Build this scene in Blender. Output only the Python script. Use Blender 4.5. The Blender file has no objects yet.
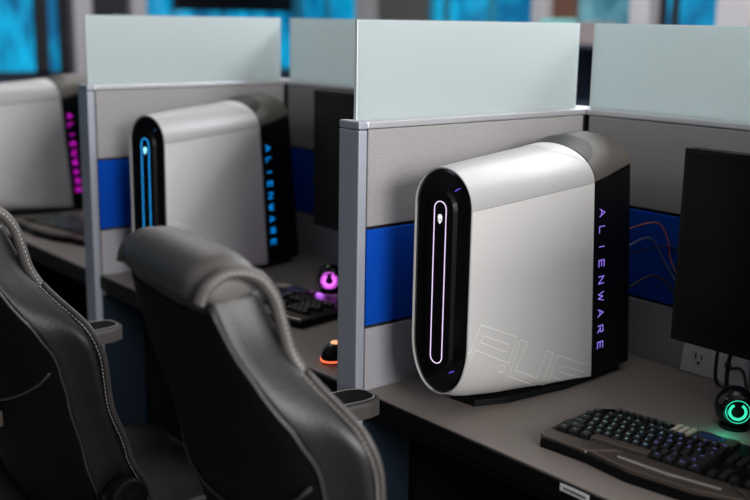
import bpy, bmesh, math, random
from mathutils import Vector, Matrix
random.seed(4)
S = bpy.context.scene
C = S.collection
PI = math.pi
D = 0.74                      # height of the desk surface above the floor

# ------------------------------------------------------------------ camera
cam_d = bpy.data.cameras.new('camera'); cam = bpy.data.objects.new('camera', cam_d); C.objects.link(cam)
yaw, pit, rol = 0.88, 0.216, 0.017
dv = Vector((-math.sin(yaw)*math.cos(pit), math.cos(yaw)*math.cos(pit), -math.sin(pit)))
rv = Vector((math.cos(yaw), math.sin(yaw), 0)); uv = rv.cross(dv)
r2 = rv*math.cos(rol) + uv*math.sin(rol); u2 = -rv*math.sin(rol) + uv*math.cos(rol)
Mx = Matrix((r2, u2, -dv)).transposed().to_4x4(); Mx.translation = Vector((1.484, -1.203, 0.695 + D))
cam.matrix_world = Mx
cam_d.sensor_width = 36; cam_d.lens = 1051.45/750*36
cam_d.dof.use_dof = True; cam_d.dof.focus_distance = 1.92; cam_d.dof.aperture_fstop = 2.35
cam_d.clip_start = 0.05
S.camera = cam
S.view_settings.view_transform = 'Standard'; S.view_settings.look = 'None'
S.view_settings.exposure = 0.0; S.view_settings.gamma = 1; S.view_settings.use_curve_mapping = False

# ------------------------------------------------------------------ world and large lights
w = bpy.data.worlds.new('world'); S.world = w; w.use_nodes = True
w.node_tree.nodes['Background'].inputs[0].default_value = (0.42, 0.52, 0.68, 1)
w.node_tree.nodes['Background'].inputs[1].default_value = 0.03

def area(name, loc, target, sx, sy, power, col):
    l = bpy.data.lights.new(name, 'AREA'); l.shape = 'RECTANGLE'; l.size = sx; l.size_y = sy; l.energy = power; l.color = col
    o = bpy.data.objects.new(name, l); C.objects.link(o); o.location = loc
    o.rotation_euler = (Vector(target) - Vector(loc)).to_track_quat('-Z', 'Y').to_euler()
    return o
area('daylight_window', (4.2, -0.2, 2.1), (0, 0.1, 0.95), 3.0, 1.5, 265, (1.0, 0.975, 0.955))
area('overhead_light', (0.6, 0.3, 2.85), (0.4, 0.3, 0), 1.4, 0.9, 5, (1.0, 0.965, 0.93))
area('overhead_light', (-2.6, 0.9, 2.85), (-2.6, 0.9, 0), 1.4, 0.9, 22, (1.0, 0.965, 0.93))
area('overhead_light', (-2.6, 3.4, 2.85), (-2.6, 3.4, 0), 2.0, 1.2, 75, (0.95, 0.96, 1.0))
area('overhead_light', (-5.4, 2.4, 2.85), (-5.4, 2.4, 0), 1.4, 1.4, 45, (0.95, 0.96, 1.0))
area('overhead_light', (-0.9, -2.1, 2.85), (-0.7, -1.2, 0), 1.2, 0.8, 6, (0.72, 0.84, 1.0))  # cool fill, added unseen to lift the post fronts
area('overhead_light', (0.2, 2.3, 2.85), (0.2, 2.0, 0), 2.2, 0.9, 115, (0.95, 0.97, 1.0))  # added unseen to brighten the back glass screens from behind

# ------------------------------------------------------------------ materials
def mat(name, col, rough=0.5, metal=0.0, coat=0.0, noise=0.0, nscale=40, bump=0.0, bscale=200, spec=0.5, emit=None, es=0.0, sheen=0.0):
    m = bpy.data.materials.new(name); m.use_nodes = True
    nt = m.node_tree; b = nt.nodes['Principled BSDF']
    b.inputs['Base Color'].default_value = (*col, 1); b.inputs['Roughness'].default_value = rough
    b.inputs['Metallic'].default_value = metal; b.inputs['Coat Weight'].default_value = coat
    b.inputs['Coat Roughness'].default_value = 0.15
    b.inputs['Specular IOR Level'].default_value = spec
    b.inputs['Sheen Weight'].default_value = sheen
    tc = nt.nodes.new('ShaderNodeTexCoord')
    if noise >= 0:
        n = nt.nodes.new('ShaderNodeTexNoise'); n.inputs['Scale'].default_value = nscale; n.inputs['Detail'].default_value = 4
        nt.links.new(tc.outputs['Object'], n.inputs['Vector'])
        r = nt.nodes.new('ShaderNodeMix'); r.data_type = 'RGBA'
        k = max(noise, 0.02)
        r.inputs[6].default_value = (*[c*(1-k) for c in col], 1); r.inputs[7].default_value = (*[min(1, c*(1+k)) for c in col], 1)
        nt.links.new(n.outputs['Fac'], r.inputs[0]); nt.links.new(r.outputs[2], b.inputs['Base Color'])
    if bump:
        n2 = nt.nodes.new('ShaderNodeTexNoise'); n2.inputs['Scale'].default_value = bscale; n2.inputs['Detail'].default_value = 3
        nt.links.new(tc.outputs['Object'], n2.inputs['Vector'])
        bp = nt.nodes.new('ShaderNodeBump'); bp.inputs['Strength'].default_value = bump; bp.inputs['Distance'].default_value = 0.002
        nt.links.new(n2.outputs['Fac'], bp.inputs['Height']); nt.links.new(bp.outputs['Normal'], b.inputs['Normal'])
    if emit:
        b.inputs['Emission Color'].default_value = (*emit, 1); b.inputs['Emission Strength'].default_value = es
    return m

FABRIC = mat('grey_fabric', (0.33, 0.318, 0.322), 0.95, noise=0.22, nscale=260, bump=0.6, bscale=500, spec=0.1)
LOWFAB = mat('grey_laminate_panel', (0.36, 0.355, 0.385), 0.85, noise=0.15, nscale=200, bump=0.3, bscale=400, spec=0.1)
UNDER = mat('shaded_kick_panel', (0.012, 0.022, 0.035), 0.85, noise=0.1, nscale=200, bump=0.3, bscale=400, spec=0.1)  # shade under the desks put into the dark colour
BLUE = mat('blue_fabric', (0.002, 0.066, 0.46), 0.95, noise=0.12, nscale=300, bump=0.5, bscale=500, spec=0.08)
ALU = mat('grey_powder_coated_metal', (0.36, 0.385, 0.45), 0.42, metal=0.2, noise=0.03)
ALUTOP = mat('satin_aluminium', (0.62, 0.62, 0.65), 0.35, metal=0.6, noise=0.03)
DARK = mat('dark_gap', (0.008, 0.008, 0.01), 0.9)
DESK = mat('taupe_laminate', (0.225, 0.196, 0.178), 0.42, noise=0.10, nscale=350, spec=0.35)
EDGE = mat('black_edge_band', (0.003, 0.003, 0.004), 0.55, spec=0.2)
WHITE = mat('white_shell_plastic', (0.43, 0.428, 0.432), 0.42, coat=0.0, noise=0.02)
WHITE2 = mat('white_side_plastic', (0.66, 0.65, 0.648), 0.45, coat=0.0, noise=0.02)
ENGR = mat('outline_print', (1.0, 1.0, 1.0), 0.22, noise=0.02)
LITBLK = mat('lit_rear_plastic', (0.085, 0.074, 0.064), 0.5, noise=0.05)  # black rear plastic, grazing light on its top put into the colour
GLOSSBLK = mat('gloss_black_plastic', (0.004, 0.004, 0.006), 0.14, coat=0.0, noise=0.02, spec=0.4)
SATBLK = mat('satin_black_plastic', (0.004, 0.004, 0.005), 0.35, noise=0.05, spec=0.18)
MATBLK = mat('matte_black_plastic', (0.004, 0.004, 0.005), 0.6, noise=0.05, spec=0.2)
SCREEN = mat('dark_screen', (0.003, 0.003, 0.004), 0.3, noise=0.02, spec=0.12)
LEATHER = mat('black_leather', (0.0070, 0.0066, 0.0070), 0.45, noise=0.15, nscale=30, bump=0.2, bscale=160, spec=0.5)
LEATHER2 = mat('grey_sheen_leather', (0.065, 0.060, 0.058), 0.52, noise=0.1, nscale=30, bump=0.2, bscale=160, spec=0.5)  # lighter leather, sheen of the head roll put into the colour
REAR = mat('matte_black_back', (0.0018, 0.0022, 0.003), 0.65, noise=0.1, nscale=60, spec=0.12)  # darker, duller black than the leather
STITCH = mat('grey_thread', (0.42, 0.40, 0.38), 0.8)
PIPING = mat('dark_piping', (0.03, 0.03, 0.033), 0.35)
CHROME = mat('brushed_steel', (0.5, 0.48, 0.46), 0.3, metal=1.0, noise=0.03)
BRONZE = mat('bronze_plastic', (0.15, 0.12, 0.10), 0.30, metal=0.6, noise=0.06, nscale=120)
BRONZE2 = mat('highlight_bronze_plastic', (0.75, 0.70, 0.66), 0.25, metal=0.6, noise=0.03)
CREAM = mat('cream_plastic', (0.62, 0.56, 0.47), 0.4, noise=0.02)
KEY = mat('black_keycap', (0.010, 0.010, 0.011), 0.45, noise=0.05)
OUTW = mat('white_outlet_plastic', (0.80, 0.80, 0.85), 0.4, noise=0.02)
def glow(name, col, s): return mat(name, (0.02, 0.02, 0.02), 0.4, emit=col, es=s)

def glass_mat():
    m = bpy.data.materials.new('frosted_glass'); m.use_nodes = True; nt = m.node_tree
    b = nt.nodes['Principled BSDF']; out = nt.nodes['Material Output']
    b.inputs['Base Color'].default_value = (0.58, 0.64, 0.65, 1); b.inputs['Roughness'].default_value = 0.35
    tl = nt.nodes.new('ShaderNodeBsdfTranslucent'); tl.inputs['Color'].default_value = (0.72, 0.80, 0.80, 1)
    n = nt.nodes.new('ShaderNodeTexNoise'); n.inputs['Scale'].default_value = 3
    tc = nt.nodes.new('ShaderNodeTexCoord'); nt.links.new(tc.outputs['Object'], n.inputs['Vector'])
    mr = nt.nodes.new('ShaderNodeMapRange'); mr.inputs['To Min'].default_value = 0.42; mr.inputs['To Max'].default_value = 0.52
    nt.links.new(n.outputs['Fac'], mr.inputs['Value'])
    mx = nt.nodes.new('ShaderNodeMixShader'); nt.links.new(mr.outputs['Result'], mx.inputs[0])
    nt.links.new(b.outputs[0], mx.inputs[1]); nt.links.new(tl.outputs[0], mx.inputs[2]); nt.links.new(mx.outputs[0], out.inputs['Surface'])
    return m
GLASS = glass_mat()
GEDGE = mat('lit_glass_edge', (0.85, 0.92, 0.92), 0.15, noise=0.02)  # light carried through the pane is painted as a pale edge

def pane_mat(name, c1, c2, s, scale=1.5):
    m = bpy.data.materials.new(name); m.use_nodes = True; nt = m.node_tree
    b = nt.nodes['Principled BSDF']; b.inputs['Base Color'].default_value = (0.01, 0.02, 0.03, 1); b.inputs['Roughness'].default_value = 0.1
    tc = nt.nodes.new('ShaderNodeTexCoord'); mp = nt.nodes.new('ShaderNodeMapping'); mp.inputs['Scale'].default_value = (scale, scale*2.2, scale*0.8)
    n = nt.nodes.new('ShaderNodeTexNoise'); n.inputs['Scale'].default_value = 2.0; n.inputs['Detail'].default_value = 2
    nt.links.new(tc.outputs['Object'], mp.inputs[0]); nt.links.new(mp.outputs[0], n.inputs['Vector'])
    r = nt.nodes.new('ShaderNodeValToRGB'); r.color_ramp.elements[0].position = 0.35; r.color_ramp.elements[1].position = 0.66
    r.color_ramp.elements[0].color = (*c1, 1); r.color_ramp.elements[1].color = (*c2, 1)
    nt.links.new(n.outputs['Fac'], r.inputs[0]); nt.links.new(r.outputs[0], b.inputs['Emission Color']); b.inputs['Emission Strength'].default_value = s
    return m
PANE = pane_mat('blue_lit_glass', (0.0, 0.10, 0.24), (0.0, 0.40, 0.70), 1.1)
PANE2 = pane_mat('pale_lit_glass', (0.05, 0.20, 0.26), (0.20, 0.45, 0.52), 0.7, 3)

# ------------------------------------------------------------------ mesh helpers
def obj(name, bm, m, parent=None, smooth=False, loc=None):
    me = bpy.data.meshes.new(name); bm.normal_update(); bm.to_mesh(me); bm.free()
    for x in (m if isinstance(m, (list, tuple)) else [m]): me.materials.append(x)
    if smooth:
        for p in me.polygons: p.use_smooth = True
    o = bpy.data.objects.new(name, me); C.objects.link(o)
    if parent: o.parent = parent
    if loc: o.location = loc
    return o
def empty(name, loc, rz=0):
    o = bpy.data.objects.new(name, None); C.objects.link(o); o.location = loc; o.rotation_euler = (0, 0, rz); o.empty_display_size = 0.1
    return o
def tag(o, label, cat, group=None, kind=None):
    o['label'] = label; o['category'] = cat
    if group: o['group'] = group
    if kind: o['kind'] = kind
    return o
def struct(o): o['kind'] = 'structure'; return o
def bxm(bm, x0, x1, y0, y1, z0, z1, bev=0.0, mi=0):
    vs = [bm.verts.new((x, y, z)) for x in (x0, x1) for y in (y0, y1) for z in (z0, z1)]
    F = [(0,1,3,2),(4,6,7,5),(0,4,5,1),(2,3,7,6),(0,2,6,4),(1,5,7,3)]
    fs = [bm.faces.new([vs[i] for i in f]) for f in F]
    for f in fs: f.material_index = mi
    if bev:
        es = list({e for f in fs for e in f.edges})
        r = bmesh.ops.bevel(bm, geom=es, offset=bev, segments=2, profile=0.6, affect='EDGES', clamp_overlap=True)
        for f in r['faces']: f.material_index = mi
    return vs
def box(x0, x1, y0, y1, z0, z1, bev=0.0):
    bm = bmesh.new(); bxm(bm, x0, x1, y0, y1, z0, z1, bev); return bm
def prism(bm, pts, z0, z1, bev=0.0, mi=0):
    a = [bm.verts.new((x, y, z0)) for x, y in pts]; b = [bm.verts.new((x, y, z1)) for x, y in pts]
    n = len(pts); fs = [bm.faces.new(a[::-1]), bm.faces.new(b)]
    for i in range(n): fs.append(bm.faces.new((a[i], a[(i+1) % n], b[(i+1) % n], b[i])))
    for f in fs: f.material_index = mi
    if bev:
        r = bmesh.ops.bevel(bm, geom=list(fs[1].edges), offset=bev, segments=2, profile=0.6, affect='EDGES', clamp_overlap=True)
        for f in r['faces']: f.material_index = mi
def tube(bm, pts, r, seg=8, closed=False, mi=0):
    pts = [Vector(p) for p in pts]; n = len(pts); rings = []
    up = Vector((0, 0, 1)); prev = None
    for i, p in enumerate(pts):
        a = pts[(i-1) % n] if (closed or i > 0) else p; b = pts[(i+1) % n] if (closed or i < n-1) else p
        t = (b-a).normalized()
        if prev is None:
            s = t.cross(up)
            if s.length < 0.01: s = t.cross(Vector((1, 0, 0)))
        else: s = prev - t*prev.dot(t)
        s.normalize(); prev = s; q = s.cross(t)
        rr = r[i] if isinstance(r, (list, tuple)) else r
        rings.append([bm.verts.new(p + (s*math.cos(2*PI*k/seg) + q*math.sin(2*PI*k/seg))*rr) for k in range(seg)])
    m = n if closed else n-1
    for i in range(m):
        A, B = rings[i], rings[(i+1) % n]
        for k in range(seg):
            f = bm.faces.new((A[k], A[(k+1) % seg], B[(k+1) % seg], B[k])); f.material_index = mi
    if not closed:
        for f in (bm.faces.new(rings[0][::-1]), bm.faces.new(rings[-1])): f.material_index = mi
def spline(pts, n=8):
    P = [Vector(p) for p in pts]; out = []
    for i in range(len(P)-1):
        p0, p1, p2, p3 = P[max(i-1, 0)], P[i], P[i+1], P[min(i+2, len(P)-1)]
        for k in range(n):
            t = k/n
            out.append(0.5*((2*p1) + (p2-p0)*t + (2*p0-5*p1+4*p2-p3)*t*t + (3*p1-p0-3*p2+p3)*t**3))
    return out + [P[-1]]
def cyl(bm, c, r, h, axis='z', seg=32, r2=None, bev=0, mi=0):
    r2 = r if r2 is None else r2
    M = {'z': Matrix.Identity(3), 'y': Matrix(((1,0,0),(0,0,1),(0,-1,0))), 'x': Matrix(((0,0,1),(0,1,0),(-1,0,0)))}[axis]
    a = [bm.verts.new(Vector(c) + M @ Vector((r*math.cos(2*PI*k/seg), r*math.sin(2*PI*k/seg), -h/2))) for k in range(seg)]
    b = [bm.verts.new(Vector(c) + M @ Vector((r2*math.cos(2*PI*k/seg), r2*math.sin(2*PI*k/seg), h/2))) for k in range(seg)]
    fs = [bm.faces.new(a[::-1]), bm.faces.new(b)]
    for k in range(seg): fs.append(bm.faces.new((a[k], a[(k+1) % seg], b[(k+1) % seg], b[k])))
    for f in fs: f.material_index = mi
    if bev: bmesh.ops.bevel(bm, geom=list(fs[0].edges)+list(fs[1].edges), offset=bev, segments=3, profile=0.5, affect='EDGES', clamp_overlap=True)
def lerp_tab(tab, z):
    if z <= tab[0][0]: return tab[0][1:]
    for a, b in zip(tab, tab[1:]):
        if z <= b[0]:
            t = (z-a[0])/(b[0]-a[0]); t = t*t*(3-2*t)*0.5 + t*0.5
            return [x+(y-x)*t for x, y in zip(a[1:], b[1:])]
    return tab[-1][1:]
def torus(bm, c, R, r, axis='y', a0=0, a1=2*PI, n=40, seg=10):
    pts = []
    full = abs(a1-a0-2*PI) < 1e-6
    for k in range(n if full else n+1):
        a = a0+(a1-a0)*k/n
        pts.append((c[0]+R*math.cos(a), c[1], c[2]+R*math.sin(a)))
    tube(bm, pts, r, seg, closed=full)
def subsurf(o, lv=1):
    m = o.modifiers.new('subdivision', 'SUBSURF'); m.levels = lv; m.render_levels = lv
    return o

# ------------------------------------------------------------------ room
def floor_mat():
    m = mat('floor_tile', (0.20, 0.185, 0.17), 0.45, noise=0.12, nscale=5)
    nt = m.node_tree; b = nt.nodes['Principled BSDF']
    src = b.inputs['Base Color'].links[0].from_socket
    br = nt.nodes.new('ShaderNodeTexBrick'); br.offset = 0; br.inputs['Scale'].default_value = 1.0
    br.inputs['Brick Width'].default_value = 0.6; br.inputs['Row Height'].default_value = 0.6; br.inputs['Mortar Size'].default_value = 0.004
    tc = nt.nodes.new('ShaderNodeTexCoord'); nt.links.new(tc.outputs['Object'], br.inputs['Vector'])
    mx = nt.nodes.new('ShaderNodeMix'); mx.data_type = 'RGBA'; nt.links.new(br.outputs['Fac'], mx.inputs[0])
    nt.links.new(src, mx.inputs[6]); mx.inputs[7].default_value = (0.10, 0.09, 0.085, 1); nt.links.new(mx.outputs[2], b.inputs['Base Color'])
    return m
WALLM = mat('white_wall_paint', (0.33, 0.315, 0.325), 0.8, noise=0.03)
DWALL = mat('navy_wall_paint', (0.012, 0.02, 0.045), 0.8, noise=0.1)
BROWN = mat('brown_wood', (0.10, 0.040, 0.022), 0.5, noise=0.3, nscale=8)
CURT = mat('black_curtain', (0.012, 0.012, 0.015), 0.9, noise=0.2, nscale=12)
BLIND = mat('grey_blind', (0.11, 0.10, 0.09), 0.8, noise=0.1)
TEALF = mat('teal_frame_paint', (0.02, 0.22, 0.32), 0.5)
struct(obj('floor', box(-7.2, 2.6, -3.0, 5.0, -0.05, 0), floor_mat()))
struct(obj('ceiling', box(-7.2, 2.6, -3.0, 5.0, 2.9, 2.95), mat('white_ceiling_tile', (0.5, 0.5, 0.5), 0.9, noise=0.05)))
XW, YW = -7.0, 4.8
# left wall: navy plinth up to the sill and a band over the windows, with what stands between them
bm = bmesh.new(); bxm(bm, XW-0.2, XW, -3.0, 5.0, 0, D+0.20); bxm(bm, XW-0.2, XW, -3.0, 5.0, D+1.5, 2.9)
bxm(bm, XW-0.2, XW, 2.66, 2.98, D+0.2, D+1.5); struct(obj('wall_left', bm, DWALL))
bm = bmesh.new(); bxm(bm, -7.2, 2.6, YW, YW+0.2, 0, D+0.50); bxm(bm, -7.2, 2.6, YW, YW+0.2, D+1.5, 2.9)
bxm(bm, -2.0, 2.6, YW, YW+0.2, D+0.5, D+1.5); struct(obj('wall_back', bm, DWALL))
ntrim = [0]
def trim(x0, x1, y0, y1, m=WALLM, z0=0, z1=2.9):
    ntrim[0] += 1; struct(obj('trim_%d' % ntrim[0], box(x0, x1, y0, y1, z0, z1, 0.01), m))
trim(XW-0.1, XW+0.12, 2.48, 2.64); trim(XW-0.1, XW+0.12, 3.0, 3.14)
trim(-5.97, -5.77, YW-0.12, YW+0.1); trim(-3.89, -3.755, YW-0.12, YW+0.1); trim(-3.01, -2.85, YW-0.12, YW+0.1); trim(-2.35, -2.02, YW-0.12, YW+0.1)
nwin = [0]
def window(axis, a0, a1, z0, z1, bars, fm=DARK, pm=PANE, fw=0.03):
    nwin[0] += 1; bm = bmesh.new()
    def b_(u0, u1, v0, v1, dep=0.06):
        if axis == 'x': bxm(bm, XW-0.05, XW-0.05+dep, u0, u1, v0, v1)
        else: bxm(bm, u0, u1, YW+0.05-dep, YW+0.05, v0, v1)
    b_(a0, a1, z0, z0+fw); b_(a0, a1, z1-fw, z1); b_(a0, a0+fw, z0, z1); b_(a1-fw, a1, z0, z1)
    for u, wd in bars: b_(u-wd/2, u+wd/2, z0, z1)
    o = struct(obj('window_%d' % nwin[0], bm, fm))
    p = box(XW-0.06, XW-0.04, a0, a1, z0, z1) if axis == 'x' else box(a0, a1, YW+0.04, YW+0.06, z0, z1)
    obj('window_pane', p, pm, o)
window('x', -3.0, 2.48, D+0.20, D+1.5, [(2.25, 0.10), (2.43, 0.05), (1.2, 0.05), (0.2, 0.05)])
window('x', 3.14, 4.78, D+0.20, D+1.5, [(3.98, 0.02)], TEALF)
window('y', -7.0, -5.97, D+0.5, D+1.5, [(-6.55, 0.03)], TEALF)
window('y', -5.12, -3.89, D+0.5, D+1.5, [(-4.93, 0.06), (-4.42, 0.05)], TEALF)
window('y', -2.85, -2.35, D+0.5, D+1.5, [(-2.74, 0.03)], DARK, PANE)
struct(obj('window_6', box(-3.56, -3.01, YW+0.02, YW+0.08, D+0.5, D+1.5), PANE2))
bm = bmesh.new(); bxm(bm, -3.755, -3.56, YW-0.04, YW+0.08, 0.0, 2.1, 0.005)
dr = struct(obj('door_1', bm, BROWN))
b2 = bmesh.new(); cyl(b2, (-3.70, YW-0.08, 1.0), 0.015, 0.08, 'y', 12); obj('door_handle', b2, CHROME, dr)
# black curtain hanging between two columns
bm = bmesh.new(); n = 28
top = []; bot = []
for i in range(n+1):
    y = 2.645 + 0.345*i/n; x = XW+0.055+0.022*math.sin(i*PI/2)
    top.append(bm.verts.new((x, y, D+1.5))); bot.append(bm.verts.new((x, y, 0.03)))
for i in range(n): bm.faces.new((top[i], top[i+1], bot[i+1], bot[i]))
o = obj('curtain', bm, CURT, smooth=True); o.modifiers.new('thick', 'SOLIDIFY').thickness = 0.006
tag(o, 'black pleated curtain between two pale columns beside the blue windows', 'curtain')
bm = bmesh.new()
for i in range(30): bxm(bm, -5.75, -5.14, YW-0.02-0.012*(i % 2), YW, D+0.5+i*0.034, D+0.5+i*0.034+0.030)
tag(obj('window_blind', bm, BLIND), 'grey-brown slatted blind right of a pale column on the far wall', 'blind')
# dark television on the left wall, above the blue window
tv = empty('wall_television', (XW+0.06, 4.05, D+0.745)); tag(tv, 'wide dark television high up before the blue windows', 'television')
obj('casing', box(-0.03, 0.03, -0.62, 0.62, 0, 0.70, 0.01), MATBLK, tv); obj('screen', box(0.03, 0.034, -0.59, 0.59, 0.02, 0.68), SCREEN, tv)
obj('wall_mount', box(-0.115, -0.03, -0.1, 0.1, 0.25, 0.45), MATBLK, tv)
# shelf unit with boxes seen through the gap between the glass screens
sh = empty('shelf_unit', (-3.10, 4.30, 0)); tag(sh, 'dark navy shelf unit under coloured boxes by the far wall', 'shelf')
obj('side_panel', box(-0.42, -0.40, -0.18, 0.18, 0, D+0.56, 0.003), DWALL, sh); obj('side_panel', box(0.40, 0.42, -0.18, 0.18, 0, D+0.56, 0.003), DWALL, sh)
for z in (0.08, 0.5, 0.9, D+0.54): obj('shelf_board', box(-0.40, 0.40, -0.18, 0.18, z, z+0.02), DWALL, sh)
obj('back_panel', box(-0.40, 0.40, 0.17, 0.18, 0.0, D+0.54), DWALL, sh)
for (x, y, wd, h, c, nm) in ((-0.33, 0, 0.13, 0.07, (0.55, 0.40, 0.32), 'pale pink storage box at the left end of the far shelf unit'),
        (-0.19, 0, 0.13, 0.16, (0.16, 0.42, 0.40), 'teal storage box standing second from left on the far shelf unit'),
        (-0.03, 0, 0.17, 0.10, (0.42, 0.33, 0.33), 'wide dusty-rose storage box in the middle of the far shelf unit'),
        (0.14, 0, 0.13, 0.14, (0.20, 0.16, 0.16), 'dark brown storage box right of the middle on the far shelf unit'),
        (0.31, 0, 0.16, 0.12, (0.45, 0.42, 0.43), 'light grey storage box at the right end of the far shelf unit')):
    o = empty('storage_box', (-3.10+x, 4.30+y, D+0.56)); tag(o, nm, 'box', 'storage boxes on the far shelf')
    mm = mat('card_'+nm.split()[0], c, 0.7, noise=0.1)
    obj('box_body', box(-wd/2, wd/2, -0.1, 0.1, 0, h*0.8, 0.003), mm, o); obj('lid', box(-wd/2-0.003, wd/2+0.003, -0.103, 0.103, h*0.8, h, 0.003), mm, o)

# ------------------------------------------------------------------ cubicle partitions
T = 0.057; L = 0.612; W_ = 1.144; B1, B2, H, HT = 0.315, 0.124, 0.499, 0.513
def fabric_tiers(parent, x0, x1, y0, y1):
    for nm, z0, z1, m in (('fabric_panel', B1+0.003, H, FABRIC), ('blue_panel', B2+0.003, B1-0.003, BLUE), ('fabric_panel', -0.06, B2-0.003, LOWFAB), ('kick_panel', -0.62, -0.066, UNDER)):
        obj(nm, box(x0, x1, y0, y1, z0, z1, 0.0025), m, parent)
def divider(X, label):
    t = empty('partition', (X, 0, D)); tag(t, label, 'partition', 'side partitions between the desks')
    obj('core', box(-T+0.006, -0.006, 0.0, L+0.036, -D+0.1, H), DARK, t)
    obj('base_trim', box(-T+0.002, -0.002, 0.0, L, -D, -0.63, 0.002), ALU, t)
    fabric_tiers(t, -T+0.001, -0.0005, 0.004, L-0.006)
    obj('end_post', box(-T-0.001, 0.0015, -0.0195, 0.0, -D, H-0.001, 0.003), ALU, t)
    obj('end_cap', box(-T-0.001, 0.0015, -0.0195, 0.0, H+0.0005, HT+0.001, 0.003), ALU, t)
    obj('top_rail', box(-T-0.0005, 0.001, 0.0005, L+0.0, H+0.001, HT, 0.003), ALUTOP, t)
    g = obj('glass_screen', box(-0.004, 0.004, 0.0, L, 0.0, 0.181, 0.0006), GLASS, loc=(X-0.033, 0, D+HT)); tag(g, label.replace('grey partition with blue band', 'frosted glass screen on the partition'), 'glass screen', 'frosted glass screens')
    obj('lit_edge', box(-0.0038, 0.0038, -0.0018, -0.0001, 0.001, 0.181, 0.0003), GEDGE, g)
divider(0.0, 'nearest grey partition with blue band, left of the sharp white tower')
divider(-W_, 'blurred grey partition with blue band, left of the middle white tower')
divider(W_+0.05, 'grey partition with blue band, added unseen right of the near cubicle to block side light')  # unseen partition, added to block the low side light
def back_panel(xa, xb, gx0, gx1, label, gl):
    t = empty('partition', (xa, L, D)); tag(t, label, 'partition', 'back partitions behind the desks')
    wd = xb-xa
    obj('core', box(0.0, wd, 0.006, T-0.006, -D+0.1, H), DARK, t)
    obj('base_trim', box(0.0, wd, 0.002, T-0.002, -D, -0.63, 0.002), ALU, t)
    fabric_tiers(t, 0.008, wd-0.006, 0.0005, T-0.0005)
    obj('top_rail', box(0.0, wd, -0.0005, T+0.0005, H+0.001, HT, 0.003), ALUTOP, t)
    g = obj('glass_screen', box(0, gx1-gx0, -0.004, 0.004, 0.0, 0.181, 0.0006), GLASS, loc=(gx0, L+T/2, D+HT)); tag(g, gl, 'glass screen', 'frosted glass screens')
    obj('lit_edge', box(-0.0018, -0.0001, -0.0038, 0.0038, 0.001, 0.181, 0.0003), GEDGE, g)
back_panel(0.001, 1.19, -0.009, 1.12, 'back partition with blue band behind the sharp tower and right monitor', 'frosted glass screen above the right monitor, on the back partition')
back_panel(-W_+0.001, -0.001, -W_-0.012, -0.07, 'back partition behind the middle cubicle, half hidden by its monitor', 'frosted glass screen above the middle cubicle, on the back partition')
back_panel(-2.344, -W_-0.001, -2.344, -W_-0.075, 'back partition behind the far left cubicle', 'frosted glass screen furthest left, mostly hidden behind another screen')

# ------------------------------------------------------------------ desks
def desk(x0, x1, label, label_plate=False):
    t = empty('desk', (x0, 0, D)); wd = x1-x0; tag(t, label, 'desk', 'cubicle desks')
    obj('desk_top', box(0, wd, -0.001, L-0.004, -0.022, 0, 0.0015), DESK, t)
    obj('edge_band', box(0, wd, -0.006, -0.0005, -0.034, -0.0025, 0.001), EDGE, t)
    obj('front_rail', box(0.03, wd-0.03, 0.0, 0.03, -0.05, -0.0225), EDGE, t)
    obj('side_support', box(0.004, 0.024, 0.12, L-0.01, -D, -0.0225, 0.001), EDGE, t)
    obj('side_support', box(wd-0.024, wd-0.004, 0.12, L-0.01, -D, -0.0225, 0.001), EDGE, t)
    if label_plate:
        bm = bmesh.new(); bxm(bm, 0.499-x0, 0.556-x0, -0.0072, -0.0060, -0.0165, -0.0045, 0.0002)
        s = obj('name_sticker', bm, OUTW, t); s['label'] = 'small white sticker'
        bm = bmesh.new()
        for i in range(9): bxm(bm, 0.506-x0+i*0.005, 0.5092-x0+i*0.005, -0.0075, -0.0072, -0.013, -0.009)
        obj('sticker_print', bm, MATBLK, s)
desk(0.004, W_-T-0.002, 'taupe laminate desk with black edge, under the sharp tower and keyboard', True)
desk(-W_+0.004, -T-0.004, 'taupe laminate desk in the middle cubicle, with purple-lit speaker')
desk(-2*W_+0.004, -W_-T-0.004, 'taupe laminate desk at far left, under the magenta-lettered tower')

# ------------------------------------------------------------------ desktop towers
VT = [(0.0, 0.066, 0.036, 0.447, 0.135, 0.378), (0.03, 0.0695, 0.024, 0.450, 0.105, 0.380), (0.10, 0.077, 0.013, 0.455, 0.065, 0.385),
      (0.20, 0.0885, 0.007, 0.461, 0.032, 0.393), (0.31, 0.101, 0.005, 0.468, 0.014, 0.402), (0.36, 0.102, 0.007, 0.479, 0.014, 0.412), (0.43, 0.102, 0.010, 0.483, 0.016, 0.428)]
def tv_(v):
    if v <= VT[0][0]: return VT[0][1:]
    for a, b in zip(VT, VT[1:]):
        if v <= b[0]+1e-9:
            t = (v-a[0])/(b[0]-a[0]); return [p+(q-p)*t for p, q in zip(a[1:], b[1:])]
    return VT[-1][1:]
def slant(v, z): return v*(1+0.11*(1-z/0.45)) if v > 0 else v
def sec(v, a, ins=0.0):
    """a in [-1,2]: -1..0 bottom arc (centre to side), 0..1 straight side, 1..2 top arc (side to centre). right half."""
    hw, zb, zt, zsb, zst = tv_(v); hw -= ins; zb += ins; zt -= ins
    if a < 0:
        th = -a*PI/2; x = hw*math.cos(th)**0.9 if a > -1 else 0.0; z = zsb-(zsb-zb)*math.sin(th)
    elif a <= 1: x = hw; z = zsb+(zst-zsb)*a
    else:
        th = (a-1)*PI/2; x = hw*(1-(1-math.cos(th))*1.0) if a < 2 else 0.0; z = zst+(zt-zst)*math.sin(th)
    return x, z
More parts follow.
